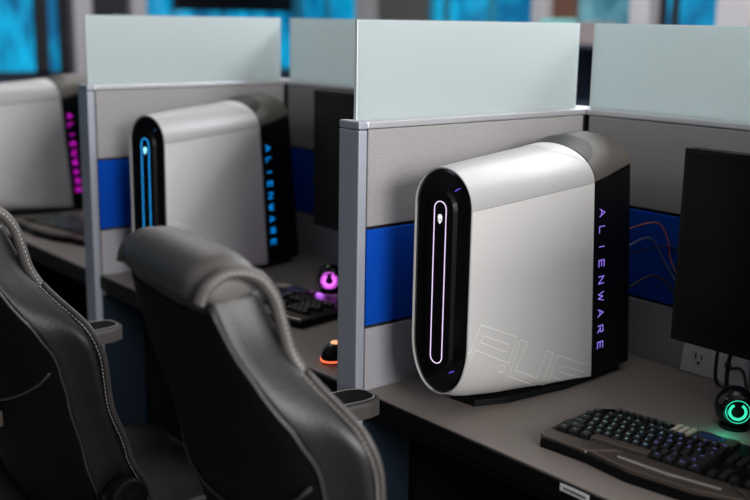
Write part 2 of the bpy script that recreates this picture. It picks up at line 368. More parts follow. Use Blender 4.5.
def strip(vs, as_, side=1, ins=0.0, off=0.0):
    bm = bmesh.new(); g = []
    for v in vs:
        row = []
        for a in as_:
            x, z = sec(v, a, ins-off); row.append(bm.verts.new((side*x, slant(v, z), z)))
        g.append(row)
    for i in range(len(vs)-1):
        for j in range(len(as_)-1):
            f = (g[i][j], g[i+1][j], g[i+1][j+1], g[i][j+1])
            bm.faces.new(f if side > 0 else f[::-1])
    return bm
def rng(a, b, n): return [a+(b-a)*i/n for i in range(n+1)]
def full(vs, ins, cap=True):
    bm = bmesh.new(); A = rng(-1, 0, 8)+rng(0.1, 0.9, 4)+rng(1, 2, 8); rings = []
    for v in vs:
        r = [bm.verts.new((x, slant(max(v, 0), z) if v > 0 else v, z)) for x, z in (sec(v, a, ins) for a in A)]
        l = [bm.verts.new((-x, slant(max(v, 0), z) if v > 0 else v, z)) for x, z in (sec(v, a, ins) for a in A[1:-1])][::-1]
        rings.append(r+l)
    n = len(rings[0])
    for a, b in zip(rings, rings[1:]):
        for k in range(n): bm.faces.new((a[k], a[(k+1) % n], b[(k+1) % n], b[k]))
    if cap: bm.faces.new(rings[0][::-1]); bm.faces.new(rings[-1])
    return bm
def solid(o, t=0.003, off=-1): m = o.modifiers.new('thickness', 'SOLIDIFY'); m.thickness = t; m.offset = off; e = o.modifiers.new('crisp_edges', 'EDGE_SPLIT'); e.split_angle = math.radians(40); return o
STROKES = {'A': [[(0.08, 0), (0.5, 1), (0.92, 0)], [(0.26, 0.36), (0.74, 0.36)]], 'L': [[(0.12, 1), (0.12, 0), (0.85, 0)]], 'I': [[(0.5, 0), (0.5, 1)]],
    'E': [[(0.88, 1), (0.12, 1), (0.12, 0), (0.88, 0)], [(0.12, 0.5), (0.8, 0.5)]], 'N': [[(0.1, 0), (0.1, 1), (0.9, 0), (0.9, 1)]],
    'W': [[(0, 1), (0.27, 0), (0.5, 0.85), (0.73, 0), (1, 1)]], 'R': [[(0.12, 0), (0.12, 1), (0.85, 1), (0.85, 0.48), (0.12, 0.48)], [(0.45, 0.48), (0.88, 0)]]}
def bar3(bm, p, q, wdt, nrm, h):
    p, q = Vector(p), Vector(q); d_ = (q-p).normalized(); s = d_.cross(Vector(nrm)).normalized()*wdt/2; p = p-d_*wdt*0.4; q = q+d_*wdt*0.4; N = Vector(nrm)*h
    v = [bm.verts.new(x) for x in (p-s, p+s, q+s, q-s, p-s+N, p+s+N, q+s+N, q-s+N)]
    for f in ((0,3,2,1),(4,5,6,7),(0,1,5,4),(1,2,6,5),(2,3,7,6),(3,0,4,7)): bm.faces.new([v[i] for i in f])
def tower(loc, rz, label, ring, letters, logo, dim, lw=0.0016, group='white desktop towers'):
    t = empty('desktop_tower', loc, rz); tag(t, label, 'desktop computer', group)
    VS = rng(0.0, 0.31, 14)
    obj('chassis', full(rng(0.006, 0.428, 16), 0.0035), MATBLK, t, True)
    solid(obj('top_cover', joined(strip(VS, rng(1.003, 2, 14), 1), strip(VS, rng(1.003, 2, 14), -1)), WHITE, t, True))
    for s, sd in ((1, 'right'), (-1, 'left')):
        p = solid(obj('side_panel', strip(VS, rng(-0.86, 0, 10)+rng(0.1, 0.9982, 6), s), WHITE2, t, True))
        if s == 1:
            # outline graphic printed low on the right side
            def W2(px, py):
                ly, z = px, py
                hw = tv_(ly)[0]; zsb = tv_(ly)[3]
                x = hw
                if z < zsb: 
                    zb = tv_(ly)[1]; k = min(1, (zsb-z)/(zsb-zb)); x = hw*math.cos(math.asin(k))**0.9
                return (x+0.0003, slant(ly, z), z)
            G = [[(0.0008, 0.127), (0.0055, 0.126), (0.0288, 0.173), (0.1154, 0.134), (0.0968, 0.088), (0.0165, 0.13), (0.0064, 0.112)], [(0.0361, 0.152), (0.0967, 0.123), (0.0909, 0.11), (0.0286, 0.141), (0.0361, 0.152)], [(0.0712, 0.088), (0.0858, 0.086), (0.0902, 0.076), (0.0801, 0.073), (0.0702, 0.08), (0.0712, 0.088)], [(0.1235, 0.127), (0.0981, 0.062), (0.1791, 0.021), (0.2081, 0.083), (0.192, 0.091), (0.1664, 0.043), (0.1137, 0.07), (0.1417, 0.118), (0.1235, 0.127)], [(0.2957, 0.041), (0.2188, 0.077), (0.1918, 0.021), (0.2482, 0.0)], [(0.2894, 0.027), (0.233, 0.052), (0.227, 0.041), (0.2929, 0.012)], [(0.213, 0.032), (0.2779, 0.002)]]   # (depth, height) on the panel
            bm = bmesh.new()
            for line in G:
                for a, b in zip(line, line[1:]):
                    A, B = a, b; n_ = 5
                    for i in range(n_):
                        P0 = W2(A[0]+(B[0]-A[0])*i/n_, A[1]+(B[1]-A[1])*i/n_); P1 = W2(A[0]+(B[0]-A[0])*(i+1)/n_, A[1]+(B[1]-A[1])*(i+1)/n_)
                        bar3(bm, P0, P1, 0.0014, (1, 0, 0), 0.0003)
            obj('outline_print', bm, ENGR, p)
    # dark glossy front, set back a little inside the white rim
    bm = bmesh.new(); A = rng(-1, 0, 12)+rng(0.1, 0.9, 4)+rng(1, 2, 12)
    lo = [sec(0, a, 0.0038) for a in A]; ringp = lo+[(-x, z) for x, z in lo[1:-1]][::-1]
    c = [bm.verts.new((x, 0.002, z)) for x, z in ringp]; c2 = [bm.verts.new((x*0.93, 0.0005, 0.241+(z-0.241)*0.985)) for x, z in ringp]; n = len(c)
    c3 = [bm.verts.new((x, 0.012, z)) for x, z in ringp]
    bm.faces.new(c2[::-1])
    for k in range(n):
        bm.faces.new((c[k], c2[k], c2[(k+1) % n], c[(k+1) % n])); bm.faces.new((c3[k], c[k], c[(k+1) % n], c3[(k+1) % n]))
    bmesh.ops.recalc_face_normals(bm, faces=bm.faces)
    face = obj('front_face', bm, GLOSSBLK, t)
    rim = [(x*1.0, -0.0002, z) for x, z in ([sec(0, a, 0.0008) for a in A]+[(-x, z) for x, z in [sec(0, a, 0.0008) for a in A][1:-1]][::-1])]
    bm = bmesh.new(); tube(bm, rim, 0.0014, 8, closed=True); obj('front_rim', bm, WHITE, t, True)
    def stad(hw, z0, z1, n=14):
        p = [(hw*math.cos(a), z1-hw+hw*math.sin(a)) for a in rng(0, PI, n)]; return p+[(hw*math.cos(a), z0+hw+hw*math.sin(a)) for a in rng(PI, 2*PI, n)]
    bm = bmesh.new(); st = stad(0.033, 0.080, 0.408); a = [bm.verts.new((x, 0.0006, z)) for x, z in st]; b = [bm.verts.new((x*0.86, -0.006, 0.244+(z-0.244)*0.985)) for x, z in st]
    bm.faces.new(b); n = len(a)
    for k in range(n): bm.faces.new((a[k], a[(k+1) % n], b[(k+1) % n], b[k]))
    bmesh.ops.recalc_face_normals(bm, faces=bm.faces)
    obj('center_ridge', bm, SATBLK, t)
    bm = bmesh.new(); tube(bm, [(x-0.001, -0.0062, z) for x, z in stad(0.0135, 0.094, 0.388)], 0.0009, 6, closed=True); obj('light_ring', bm, ring, t)
    bm = bmesh.new(); hd = [(0, -0.0085), (0.0028, -0.005), (0.0046, -0.0005), (0.0046, 0.004), (0.0025, 0.0075), (0, 0.0085)]; hd = hd+[(-x, z) for x, z in hd[1:-1]][::-1]
    fa = [bm.verts.new((x-0.001, -0.0062, 0.357+z)) for x, z in hd]; fb = [bm.verts.new((x-0.001, -0.0074, 0.357+z)) for x, z in hd]
    bm.faces.new(fb); n = len(fa)
    for k in range(n): bm.faces.new((fa[k], fa[(k+1) % n], fb[(k+1) % n], fb[k]))
    bmesh.ops.recalc_face_normals(bm, faces=bm.faces)
    pb = obj('power_button', bm, logo, t); pb['label'] = 'glowing power button shaped like a pointed head'
    bm = bmesh.new()
    for s in (-1, 1): bar3(bm, (s*0.0012-0.001, -0.0073, 0.3545), (s*0.0034-0.001, -0.0073, 0.3578), 0.0014, (0, -1, 0), 0.0004)
    obj('eye_mark', bm, GLOSSBLK, pb)
    bm = bmesh.new()
    for i in range(14): bxm(bm, -0.0022, 0.0002, -0.0068, -0.0060, 0.19+i*0.011, 0.1945+i*0.011)
    obj('port_marks', bm, GLOSSBLK, t)
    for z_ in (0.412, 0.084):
        bm = bmesh.new(); tube(bm, [(0.026, 0.0, z_-0.004), (0.031, 0.0004, z_), (0.037, 0.0009, z_+0.002)], 0.0011, 6); obj('face_glint', bm, dim, t)  # glowing strokes standing in for reflections on the glossy face
    # rear housing
    VR = rng(0.3125, 0.43, 8)
    solid(obj('rear_top', joined(strip(VR, rng(1.01, 2, 14), 1), strip(VR, rng(1.01, 2, 14), -1)), LITBLK, t, True))
    for s in (1, -1): solid(obj('rear_side', strip(VR, rng(-0.86, 0, 4)+rng(0.1, 0.99, 6), s), SATBLK, t, True))
    bm = full([0.4285, 0.432], 0.001); obj('rear_cap', bm, MATBLK, t)
    # dark vent at the back of the roof, reaching over the white cover
    va = rng(0.3128, 0.362, 8); bm = bmesh.new(); rows = []
    for v in va:
        k = (v-0.3128)/(0.362-0.3128); sp = 0.62*(1-0.45*k**2); row = []
        for j in range(-12, 13):
            a = 2-abs(j)/12*sp; x, z = sec(v, a, -0.0007); row.append(bm.verts.new((x if j >= 0 else -x, slant(v, z), z)))
        rows.append(row)
    for i in range(len(rows)-1):
        for j in range(24): bm.faces.new((rows[i][j], rows[i+1][j], rows[i+1][j+1], rows[i][j+1]))
    obj('vent_grille', bm, VENT, t, True)
    va = rng(0.262, 0.3095, 8); bm = bmesh.new(); rows = []
    for v in va:
        k = (0.3095-v)/(0.3095-0.262); sp = 0.62*(1-0.55*k); row = []
        for j in range(-12, 13):
            a = 2-abs(j)/12*sp; x, z = sec(v, a, -0.0004); row.append(bm.verts.new((x if j >= 0 else -x, slant(v, z), z)))
        rows.append(row)
    for i in range(len(rows)-1):
        for j in range(24): bm.faces.new((rows[i][j], rows[i+1][j], rows[i+1][j+1], rows[i][j+1]))
    obj('vent_perforation', bm, PERF, t, True)
    # glowing lettering down the right side of the rear housing
    word = 'ALIENWARE'; z0, z1 = 0.350, 0.070; h = 0.0165; pitch = (z0-z1)/8.6; cw = 0.0175; v0 = 0.328
    for i, ch in enumerate(word):
        zc = z0-i*pitch*1.03; bm = bmesh.new()
        for line in STROKES[ch]:
            pts = [(v0+b*h, zc-a*cw) for a, b in line]
            for p, q in zip(pts, pts[1:]):
                bar3(bm, (tv_(p[0])[0]+0.0001, slant(p[0], p[1]), p[1]), (tv_(q[0])[0]+0.0001, slant(q[0], q[1]), q[1]), lw, (1, 0, 0), 0.0006)
        obj('letter', bm, letters, t)
    bm = bmesh.new(); prism(bm, [(-0.03, 0.07), (0.03, 0.07), (0.06, 0.13), (0.090, 0.28), (0.094, 0.455), (-0.094, 0.455), (-0.090, 0.28), (-0.06, 0.13)], 0, 0.012, 0.002)
    obj('foot', bm, MATBLK, t)
    return t
def joined(a, b):
    me = bpy.data.meshes.new('tmp'); b.to_mesh(me); b.free(); a.from_mesh(me); bpy.data.meshes.remove(me)
    bmesh.ops.remove_doubles(a, verts=a.verts, dist=1e-5); return a
def dots_mat(name, base, hole, scale, r):
    m = mat(name, base, 0.5); nt = m.node_tree; b = nt.nodes['Principled BSDF']; src = b.inputs['Base Color'].links[0].from_socket
    tc = nt.nodes.new('ShaderNodeTexCoord'); v = nt.nodes.new('ShaderNodeTexVoronoi'); v.inputs['Scale'].default_value = scale; v.inputs['Randomness'].default_value = 0
    nt.links.new(tc.outputs['Object'], v.inputs['Vector'])
    lt = nt.nodes.new('ShaderNodeMath'); lt.operation = 'LESS_THAN'; lt.inputs[1].default_value = r; nt.links.new(v.outputs['Distance'], lt.inputs[0])
    mx = nt.nodes.new('ShaderNodeMix'); mx.data_type = 'RGBA'; nt.links.new(lt.outputs[0], mx.inputs[0]); nt.links.new(src, mx.inputs[6]); mx.inputs[7].default_value = (*hole, 1)
    nt.links.new(mx.outputs[2], b.inputs['Base Color']); return m
VENT = dots_mat('black_vent_mesh', (0.010, 0.009, 0.008), (0.001, 0.001, 0.001), 230, 0.45)
PERF = dots_mat('white_perforated_plastic', (0.58, 0.565, 0.555), (0.20, 0.19, 0.19), 220, 0.22)
DIMV = glow('violet_reflection', (0.16, 0.08, 0.75), 0.8); DIMB = glow('azure_reflection', (0.0, 0.08, 0.3), 0.4)
PUR = glow('violet_light', (0.36, 0.22, 1.0), 1.1); PURR = glow('lilac_light', (0.85, 0.70, 1.0), 1.3); WLOGO = glow('white_light', (0.9, 0.88, 1.0), 1.3)
BLU = glow('azure_light', (0.0, 0.28, 0.85), 1.5); BLUR = glow('azure_ring_light', (0.01, 0.32, 0.80), 2.0); BLOGO = glow('pale_azure_light', (0.35, 0.9, 1.0), 2.2)
MAG = glow('magenta_light', (0.65, 0.01, 0.60), 1.6)
A59 = math.radians(5.7)
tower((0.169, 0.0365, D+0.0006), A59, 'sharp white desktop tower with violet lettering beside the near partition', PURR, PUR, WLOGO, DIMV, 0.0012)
tower((0.169-1.17+0.046, 0.052, D+0.0006), A59+0.150, 'white desktop tower with blue lettering and blue front light', BLUR, BLU, BLOGO, DIMB, 0.0017)
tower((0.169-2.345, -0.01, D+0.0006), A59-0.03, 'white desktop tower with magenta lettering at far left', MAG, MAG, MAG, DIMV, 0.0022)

# ------------------------------------------------------------------ monitors
def monitor(x0, label, y=0.45, dz=0.0):
    t = empty('monitor', (x0+0.305, y, D)); tag(t, label, 'monitor', 'black monitors')
    obj('casing', box(-0.305, 0.305, 0.0, 0.028, 0.115, 0.476, 0.003), MATBLK, t)
    obj('bezel', box(-0.3055, 0.3055, -0.003, 0.0, 0.1145, 0.4765, 0.0008), SATBLK, t)
    obj('screen', box(-0.298, 0.298, -0.0042, -0.0028, 0.132, 0.469), SCREEN, t)
    bm = bmesh.new(); bxm(bm, -0.03, 0.03, 0.035, 0.06, 0.012, 0.30, 0.006); bxm(bm, -0.05, 0.05, 0.028, 0.037, 0.24, 0.34, 0.003); obj('stand', bm, MATBLK, t)
    obj('stand_base', box(-0.085, 0.085, -0.06, 0.12, 0, 0.012, 0.004), MATBLK, t)
    return t
monitor(0.37, 'large black monitor at the right edge, behind the green-lit speaker')
m2 = monitor(-0.775, 'blurred black monitor in the middle cubicle, behind the purple-lit speaker', 0.45)
for c_ in m2.children:
    if c_.name.split('.')[0] in ('casing', 'bezel', 'screen'): c_.location.z = 0.035

# ------------------------------------------------------------------ speakers
def speaker(loc, rz, label, ring, gap=True):
    t = empty('speaker', loc, rz); tag(t, label, 'speaker', 'small round speakers')
    bm = bmesh.new(); bmesh.ops.create_uvsphere(bm, u_segments=32, v_segments=20, radius=0.036)
    for v in bm.verts: v.co.z = v.co.z*1.05+0.036; v.co.y *= 0.95
    for v in bm.verts:
        if v.co.z < 0.004: v.co.z = 0.002
        if v.co.y < -0.027: v.co.y = -0.027
    obj('body', bm, GLOSSBLK, t, True)
    bm = bmesh.new(); cyl(bm, (0, -0.006, 0.0025), 0.026, 0.005, 'z', 24); obj('base', bm, MATBLK, t)
    bm = bmesh.new(); torus(bm, (0, -0.028, 0.036), 0.0232, 0.0020); obj('cone_rim', bm, GLOSSBLK, t, True)
    bm = bmesh.new(); torus(bm, (0, -0.0285, 0.036), 0.0135, 0.0024, a0=PI/2+0.55, a1=PI/2+2*PI-0.55, n=30); obj('light_ring', bm, ring, t, True)
    bm = bmesh.new(); torus(bm, (0, -0.0285, 0.036), 0.0205, 0.0006); obj('rim_light', bm, ring, t, True)
    bm = bmesh.new(); cyl(bm, (0, -0.029, 0.036), 0.008, 0.004, 'y', 20, bev=0.001); obj('cone', bm, MATBLK, t)
    bm = bmesh.new(); bxm(bm, -0.0035, -0.001, -0.032, -0.028, 0.036, 0.055, 0.0004); bxm(bm, 0.001, 0.0035, -0.032, -0.028, 0.036, 0.055, 0.0004); obj('prong', bm, MATBLK, t)
    return t
GRN = glow('mint_light', (0.03, 0.62, 0.36), 1.5); PNK = glow('orchid_light', (0.75, 0.12, 0.85), 3.0)
def point(name, loc, col, e, r=0.01):
    l = bpy.data.lights.new(name, 'POINT'); l.energy = e; l.color = col; l.shadow_soft_size = r; o = bpy.data.objects.new(name, l); C.objects.link(o); o.location = loc
s1 = speaker((0.536, 0.415, D), math.radians(40), 'small round black speaker with green ring, below the right monitor', GRN)
s2 = speaker((-0.634, 0.400, D), math.radians(45), 'small round black speaker with purple ring in the middle cubicle', PNK)
point('speaker_glow', (0.552, 0.358, D+0.02), (0.05, 1.0, 0.6), 0.035); point('speaker_glow', (-0.60, 0.34, D+0.02), (0.6, 0.15, 1.0), 0.06)

# ------------------------------------------------------------------ keyboards
ROWS = [
 (['esc', 'F1', 'F2', 'F3', 'F4', 'F5', 'F6', 'F7', 'F8', 'F9', 'F10', 'F11', 'F12'], [1]*13, 0.043),
 (list('`1234567890-=')+['del'], [1]*13+[2], 0.021),
 (['tab']+list('QWERTYUIOP[]\\'), [1.5]+[1]*12+[1.5], -0.0003),
 (['caps']+list("ASDFGHJKL;'")+['ent'], [1.75]+[1]*11+[2.25], -0.0216),
 (['shft']+list('ZXCVBNM,./')+['shft'], [2.25]+[1]*10+[2.75], -0.0429),
 (['ctrl', 'win', 'alt', ' ', 'alt', 'fn', 'menu', 'ctrl'], [1.25, 1.25, 1.25, 6.25, 1.25, 1.25, 1.25, 1.25], -0.0645)]
LEG = [glow('legend_green', (0.35, 0.62, 0.52), 0.8), glow('legend_teal', (0.28, 0.50, 0.62), 0.8), glow('legend_blue', (0.22, 0.26, 0.85), 1.0), glow('legend_red', (0.5, 0.2, 0.16), 0.6)]
def text_bm(bm, s, size, cx, cy, z, mi):
    cu = bpy.data.curves.new('t', 'FONT'); cu.body = s; cu.size = size; cu.align_x = 'CENTER'; cu.align_y = 'CENTER'; cu.resolution_u = 2
    o = bpy.data.objects.new('t', cu); C.objects.link(o); me = bpy.data.meshes.new_from_object(o)
    b2 = bmesh.new(); b2.from_mesh(me)
    vm = {v: bm.verts.new((v.co.x+cx, v.co.y+cy, z)) for v in b2.verts}
    for f in b2.faces:
        try: bm.faces.new([vm[v] for v in f.verts]).material_index = mi
        except ValueError: pass
    b2.free()
    bpy.data.objects.remove(o); bpy.data.meshes.remove(me); bpy.data.curves.remove(cu)
def keycap(parent, x, y, wd, dp, txt, leg, m=KEY):
    bm = bmesh.new(); hw, hd = wd/2-0.0011, dp/2-0.0011; z0, z1 = 0.0165, 0.0265
    a = [bm.verts.new(p) for p in ((-hw, -hd, z0), (hw, -hd, z0), (hw, hd, z0), (-hw, hd, z0))]
    b = [bm.verts.new(p) for p in ((-hw+0.0022, -hd+0.0018, z1-0.0008), (hw-0.0022, -hd+0.0018, z1-0.0008), (hw-0.0022, hd-0.0026, z1+0.0006), (-hw+0.0022, hd-0.0026, z1+0.0006))]
    bm.faces.new(a[::-1]); tf = bm.faces.new(b)
    for k in range(4): bm.faces.new((a[k], a[(k+1) % 4], b[(k+1) % 4], b[k]))
    bmesh.ops.bevel(bm, geom=list(tf.edges), offset=0.0008, segments=2, profile=0.5, affect='EDGES')
    if txt.strip(): text_bm(bm, txt, 0.0078 if len(txt) == 1 else 0.0046, 0 if len(txt) < 3 else 0, 0.0005, z1+0.0009, 1)
    o = obj('key', bm, [m, leg], parent, loc=(x, y, 0)); return o
def keyboard(loc, rz, label):
    t = empty('keyboard', loc, rz); tag(t, label, 'keyboard', 'black gaming keyboards')
    bm = bmesh.new()
    prism(bm, [(-0.226, -0.116), (-0.135, -0.122), (-0.055, -0.142), (0.055, -0.142), (0.135, -0.122), (0.205, -0.116), (0.205, 0.085), (0.19, 0.1), (-0.195, 0.1), (-0.222, 0.078), (-0.238, -0.02), (-0.238, -0.09)], 0, 0.0165, 0.004)
    obj('case', bm, SATBLK, t)
    # bronze wrist rest: three facets, the middle highlight painted as a pale strip
    def facet(nm, pts, z0, z1, m, bev=0.004):
        bm = bmesh.new(); prism(bm, pts, z0, z1, bev); return obj(nm, bm, m, t)
    facet('wrist_rest', [(-0.232, -0.108), (-0.224, -0.113), (-0.139, -0.1195), (-0.090, -0.078), (-0.234, -0.078)], 0.0160, 0.021, BRONZE)
    facet('wrist_rest', [(0.139, -0.1195), (0.200, -0.113), (0.200, -0.078), (0.090, -0.078)], 0.0160, 0.021, BRONZE)
    c = facet('wrist_rest', [(-0.134, -0.1195), (-0.054, -0.1395), (0.054, -0.1395), (0.134, -0.1195), (0.086, -0.079), (-0.086, -0.079)], 0.0160, 0.0225, BRONZE)
    bm = bmesh.new(); prism(bm, [(-0.086, -0.1060), (0.0, -0.1120), (0.086, -0.1060), (0.086, -0.1110), (0.0, -0.1185), (-0.086, -0.1110)], 0.0225, 0.0240, 0.0010); obj('highlight_strip', bm, BRONZE2, c)
    U = 0.0172; P_ = 0.0213; x0 = -0.224
    for r, (caps, ws, y) in enumerate(ROWS):
        x = x0 + (0.0 if r else 0.004)
        for i, (k, wd) in enumerate(zip(caps, ws)):
            u = U*wd; sp = 1.0 if r else (1.12 if i in (0, 4, 8) else 1.0)
            q = (x+u/2-x0)/0.28; leg = LEG[0] if q < 0.42 else (LEG[1] if q < 0.55 else LEG[2])
            keycap(t, x+u/2, y, u, P_ if r else 0.0165, k, leg, BRONZE if k == ' ' else KEY)
            x += u + (U*0.55 if (r == 0 and i in (0, 4, 8)) else 0)
    # navigation cluster and number pad
    nx = x0+U*15+0.010
    for j in range(3):
        for row in (0, 1): keycap(t, nx+U*(j+0.5), 0.021-row*P_, U, P_, '', LEG[3])
    for j, row in ((0, 0), (1, 0), (2, 0), (1, 1)): keycap(t, nx+U*(j+0.5), -0.0645+row*P_, U, P_, '', LEG[3])
    px = nx+U*3+0.007
    for j in range(4):
        for row in range(5):
            if (j, row) in ((3, 1), (3, 3)): continue
            keycap(t, px+U*(j+0.5), 0.021-row*P_, U, P_, '', LEG[3])
    # row of small media keys along the back edge and a cream ribbed panel with a blue display
    bm = bmesh.new()
    for i in range(8): bxm(bm, -0.195+i*0.0135, -0.195+i*0.0135+0.0095, 0.0760, 0.0840, 0.0165, 0.0235, 0.0012)
    obj('media_keys', bm, CHROME, t)
    bm = bmesh.new()
    for i in range(3): bxm(bm, -0.080+i*0.0125, -0.072+i*0.0125, 0.060, 0.092, 0.0165, 0.0225, 0.001)
    obj('ribbed_trim', bm, CREAM, t)
    obj('control_panel', box(-0.040, 0.030, 0.058, 0.092, 0.0165, 0.022, 0.001), BRONZE, t)
    obj('display', box(-0.034, 0.010, 0.066, 0.084, 0.022, 0.0226), mat('blue_display', (0.005, 0.012, 0.03), 0.3, emit=(0.01, 0.04, 0.12), es=0.3), t)
    return t
def copy_tree(o, parent=None):
    c = o.copy(); C.objects.link(c); c.parent = parent
    for ch in list(o.children): copy_tree(ch, c)
    return c
kr = math.radians(8.5)
K0 = Vector((0.597, 0.215, D))
kb = keyboard(K0, kr, 'sharp black keyboard with bronze wrist rest in front of the right monitor')
k2 = copy_tree(kb); k2.location = (-0.62, 0.225, D); k2['label'] = 'blurred black keyboard in the middle cubicle, near the purple-lit speaker'
k3 = copy_tree(kb); k3.location = (-1.72, 0.20, D); k3['label'] = 'blurred black keyboard at far left, below the magenta lettering'

# ------------------------------------------------------------------ glowing mouse in the middle cubicle
t = empty('computer_mouse', (-0.184, 0.090, D), math.radians(20)); tag(t, 'black computer mouse glowing orange, beside the near partition post', 'mouse')
bm = bmesh.new(); bmesh.ops.create_uvsphere(bm, u_segments=24, v_segments=14, radius=1)
for v in bm.verts:
    z = max(v.co.z, -0.15); y = v.co.y
    v.co = Vector((v.co.x*0.032*(1-0.12*math.cos(y*PI)), y*0.060, 0.0045+(z+0.15)*0.032*(1-0.18*y)))
obj('body', bm, SATBLK, t, True)
ORG = glow('orange_light', (1.0, 0.16, 0.06), 1.4)
bm = bmesh.new(); tube(bm, [(0.0325*math.cos(a), 0.061*math.sin(a), 0.0065) for a in rng(-PI, 0, 24)], 0.0022, 8); obj('light_strip', bm, ORG, t, True)
bm = bmesh.new(); bmesh.ops.create_uvsphere(bm, u_segments=16, v_segments=8, radius=0.011)
for v in bm.verts: v.co = Vector((v.co.x, v.co.y-0.024, v.co.z*0.4+0.0385))
lg = obj('palm_light', bm, glow('amber_light', (1.0, 0.45, 0.22), 1.2), t, True)
bm = bmesh.new(); cyl(bm, (0, 0.034, 0.034), 0.007, 0.006, 'x', 16); obj('scroll_wheel', bm, MATBLK, t)

# ------------------------------------------------------------------ outlet boxes and cables
t = empty('power_outlet', (0.293, L-0.001, D+0.002)); tag(t, 'pale double power outlet low on the back partition, under the monitor', 'outlet')
bm = bmesh.new(); bp = [(0.002, 0.0), (0.150, 0.0), (0.150, 0.062), (0.022, 0.062), (0.008, 0.056)]
a = [bm.verts.new((x, 0.0, z)) for x, z in bp]; b = [bm.verts.new((x, -0.012, z)) for x, z in bp]; bm.faces.new(a); bm.faces.new(b[::-1])
for k in range(5): bm.faces.new((a[k], b[k], b[(k+1) % 5], a[(k+1) % 5]))
bmesh.ops.recalc_face_normals(bm, faces=bm.faces); obj('face_plate', bm, OUTW, t)
for cx in (0.045, 0.112):
    s = obj('socket', box(cx-0.019, cx+0.019, -0.0135, -0.012, 0.016, 0.052, 0.0005), OUTW, t)
    bm = bmesh.new(); bxm(bm, cx-0.008, cx-0.0055, -0.0142, -0.0130, 0.032, 0.044); bxm(bm, cx+0.0055, cx+0.008, -0.0142, -0.0130, 0.033, 0.043); cyl(bm, (cx, -0.0136, 0.025), 0.0032, 0.0012, 'y', 12)
    obj('slots', bm, DARK, s)
CAB = mat('black_cable_rubber', (0.008, 0.008, 0.009), 0.5); CABB = mat('blue_cable_rubber', (0.035, 0.06, 0.16), 0.45); CABO = mat('orange_cable_rubber', (0.30, 0.08, 0.03), 0.45)
def cable(pts, r, m, label, group='cables'):
    bm = bmesh.new(); tube(bm, spline(pts, 8), r, 8); tag(obj('cable', bm, m, smooth=True), label, 'cable', group)
def w3(x, y, z): return (x, y, z+D)
cable([w3(0.205, 0.50, 0.25), w3(0.225, 0.56, 0.27), w3(0.245, 0.59, 0.22), w3(0.30, 0.595, 0.15), w3(0.345, 0.56, 0.15), w3(0.42, 0.49, 0.19)], 0.0026, CABB, 'dark blue cable arching from the sharp tower behind the monitor')
cable([w3(0.205, 0.50, 0.29), w3(0.225, 0.58, 0.30), w3(0.243, 0.598, 0.265), w3(0.262, 0.598, 0.21), w3(0.36, 0.58, 0.12), w3(0.46, 0.49, 0.19)], 0.0015, CABO, 'thin orange cable arching beside the sharp tower')
cable([w3(0.212, 0.522, 0.17), w3(0.235, 0.58, 0.19), w3(0.29, 0.598, 0.14), w3(0.35, 0.57, 0.09), w3(0.45, 0.49, 0.18)], 0.0028, CAB, 'black cable sagging lowest between the sharp tower and the monitor')
cable([w3(0.206, 0.49, 0.235), w3(0.23, 0.60, 0.25), w3(0.275, 0.603, 0.235), w3(0.34, 0.58, 0.155), w3(0.48, 0.49, 0.20)], 0.0018, CAB, 'thin black cable behind the blue one beside the sharp tower')
cable([w3(0.47, 0.49, 0.20), w3(0.42, 0.54, 0.11), w3(0.395, 0.57, 0.05), w3(0.40, 0.575, 0.004), w3(0.45, 0.578, 0.004)], 0.0035, CAB, 'black cable dropping from the right monitor across the outlet')
cable([w3(0.53, 0.49, 0.20), w3(0.465, 0.52, 0.12), w3(0.445, 0.53, 0.06), w3(0.46, 0.52, 0.0045), w3(0.53, 0.48, 0.0045)], 0.004, CAB, 'thick black cable dropping from the right monitor, nearer the green speaker')
cable([w3(0.536, 0.455, 0.03), w3(0.50, 0.50, 0.06), w3(0.455, 0.555, 0.055), w3(0.41, 0.590, 0.035)], 0.003, CAB, 'black cable from the green speaker plugged into the outlet')
cable([w3(-0.88, 0.52, 0.25), w3(-0.86, 0.58, 0.20), w3(-0.80, 0.57, 0.14), w3(-0.70, 0.49, 0.16)], 0.004, CAB, 'black cable between the blue-lit tower and the middle monitor')

# ------------------------------------------------------------------ gaming chairs
CH = [  # z, y of rear plane, half width at rear seam, half width of front, bolster depth, dish depth, seam offset
 (0.47, -0.125, 0.180, 0.215, 0.14, 0.03, 0.05), (0.55, -0.160, 0.190, 0.225, 0.155, 0.04, 0.06), (0.66, -0.205, 0.205, 0.232, 0.150, 0.05, 0.07), (0.78, -0.245, 0.222, 0.258, 0.140, 0.06, 0.075),
 (0.86, -0.262, 0.232, 0.268, 0.145, 0.06, 0.070), (0.905, -0.273, 0.224, 0.264, 0.142, 0.06, 0.055), (0.945, -0.283, 0.208, 0.225, 0.130, 0.05, 0.038), (0.975, -0.290, 0.190, 0.184, 0.115, 0.035, 0.027),
 (1.01, -0.299, 0.170, 0.160, 0.100, 0.02, 0.018), (1.05, -0.309, 0.148, 0.144, 0.095, 0.014, 0.013), (1.085, -0.317, 0.134, 0.138, 0.090, 0.012, 0.012), (1.12, -0.320, 0.124, 0.128, 0.088, 0.012, 0.012)]
def chp(z): return lerp_tab(CH, z)
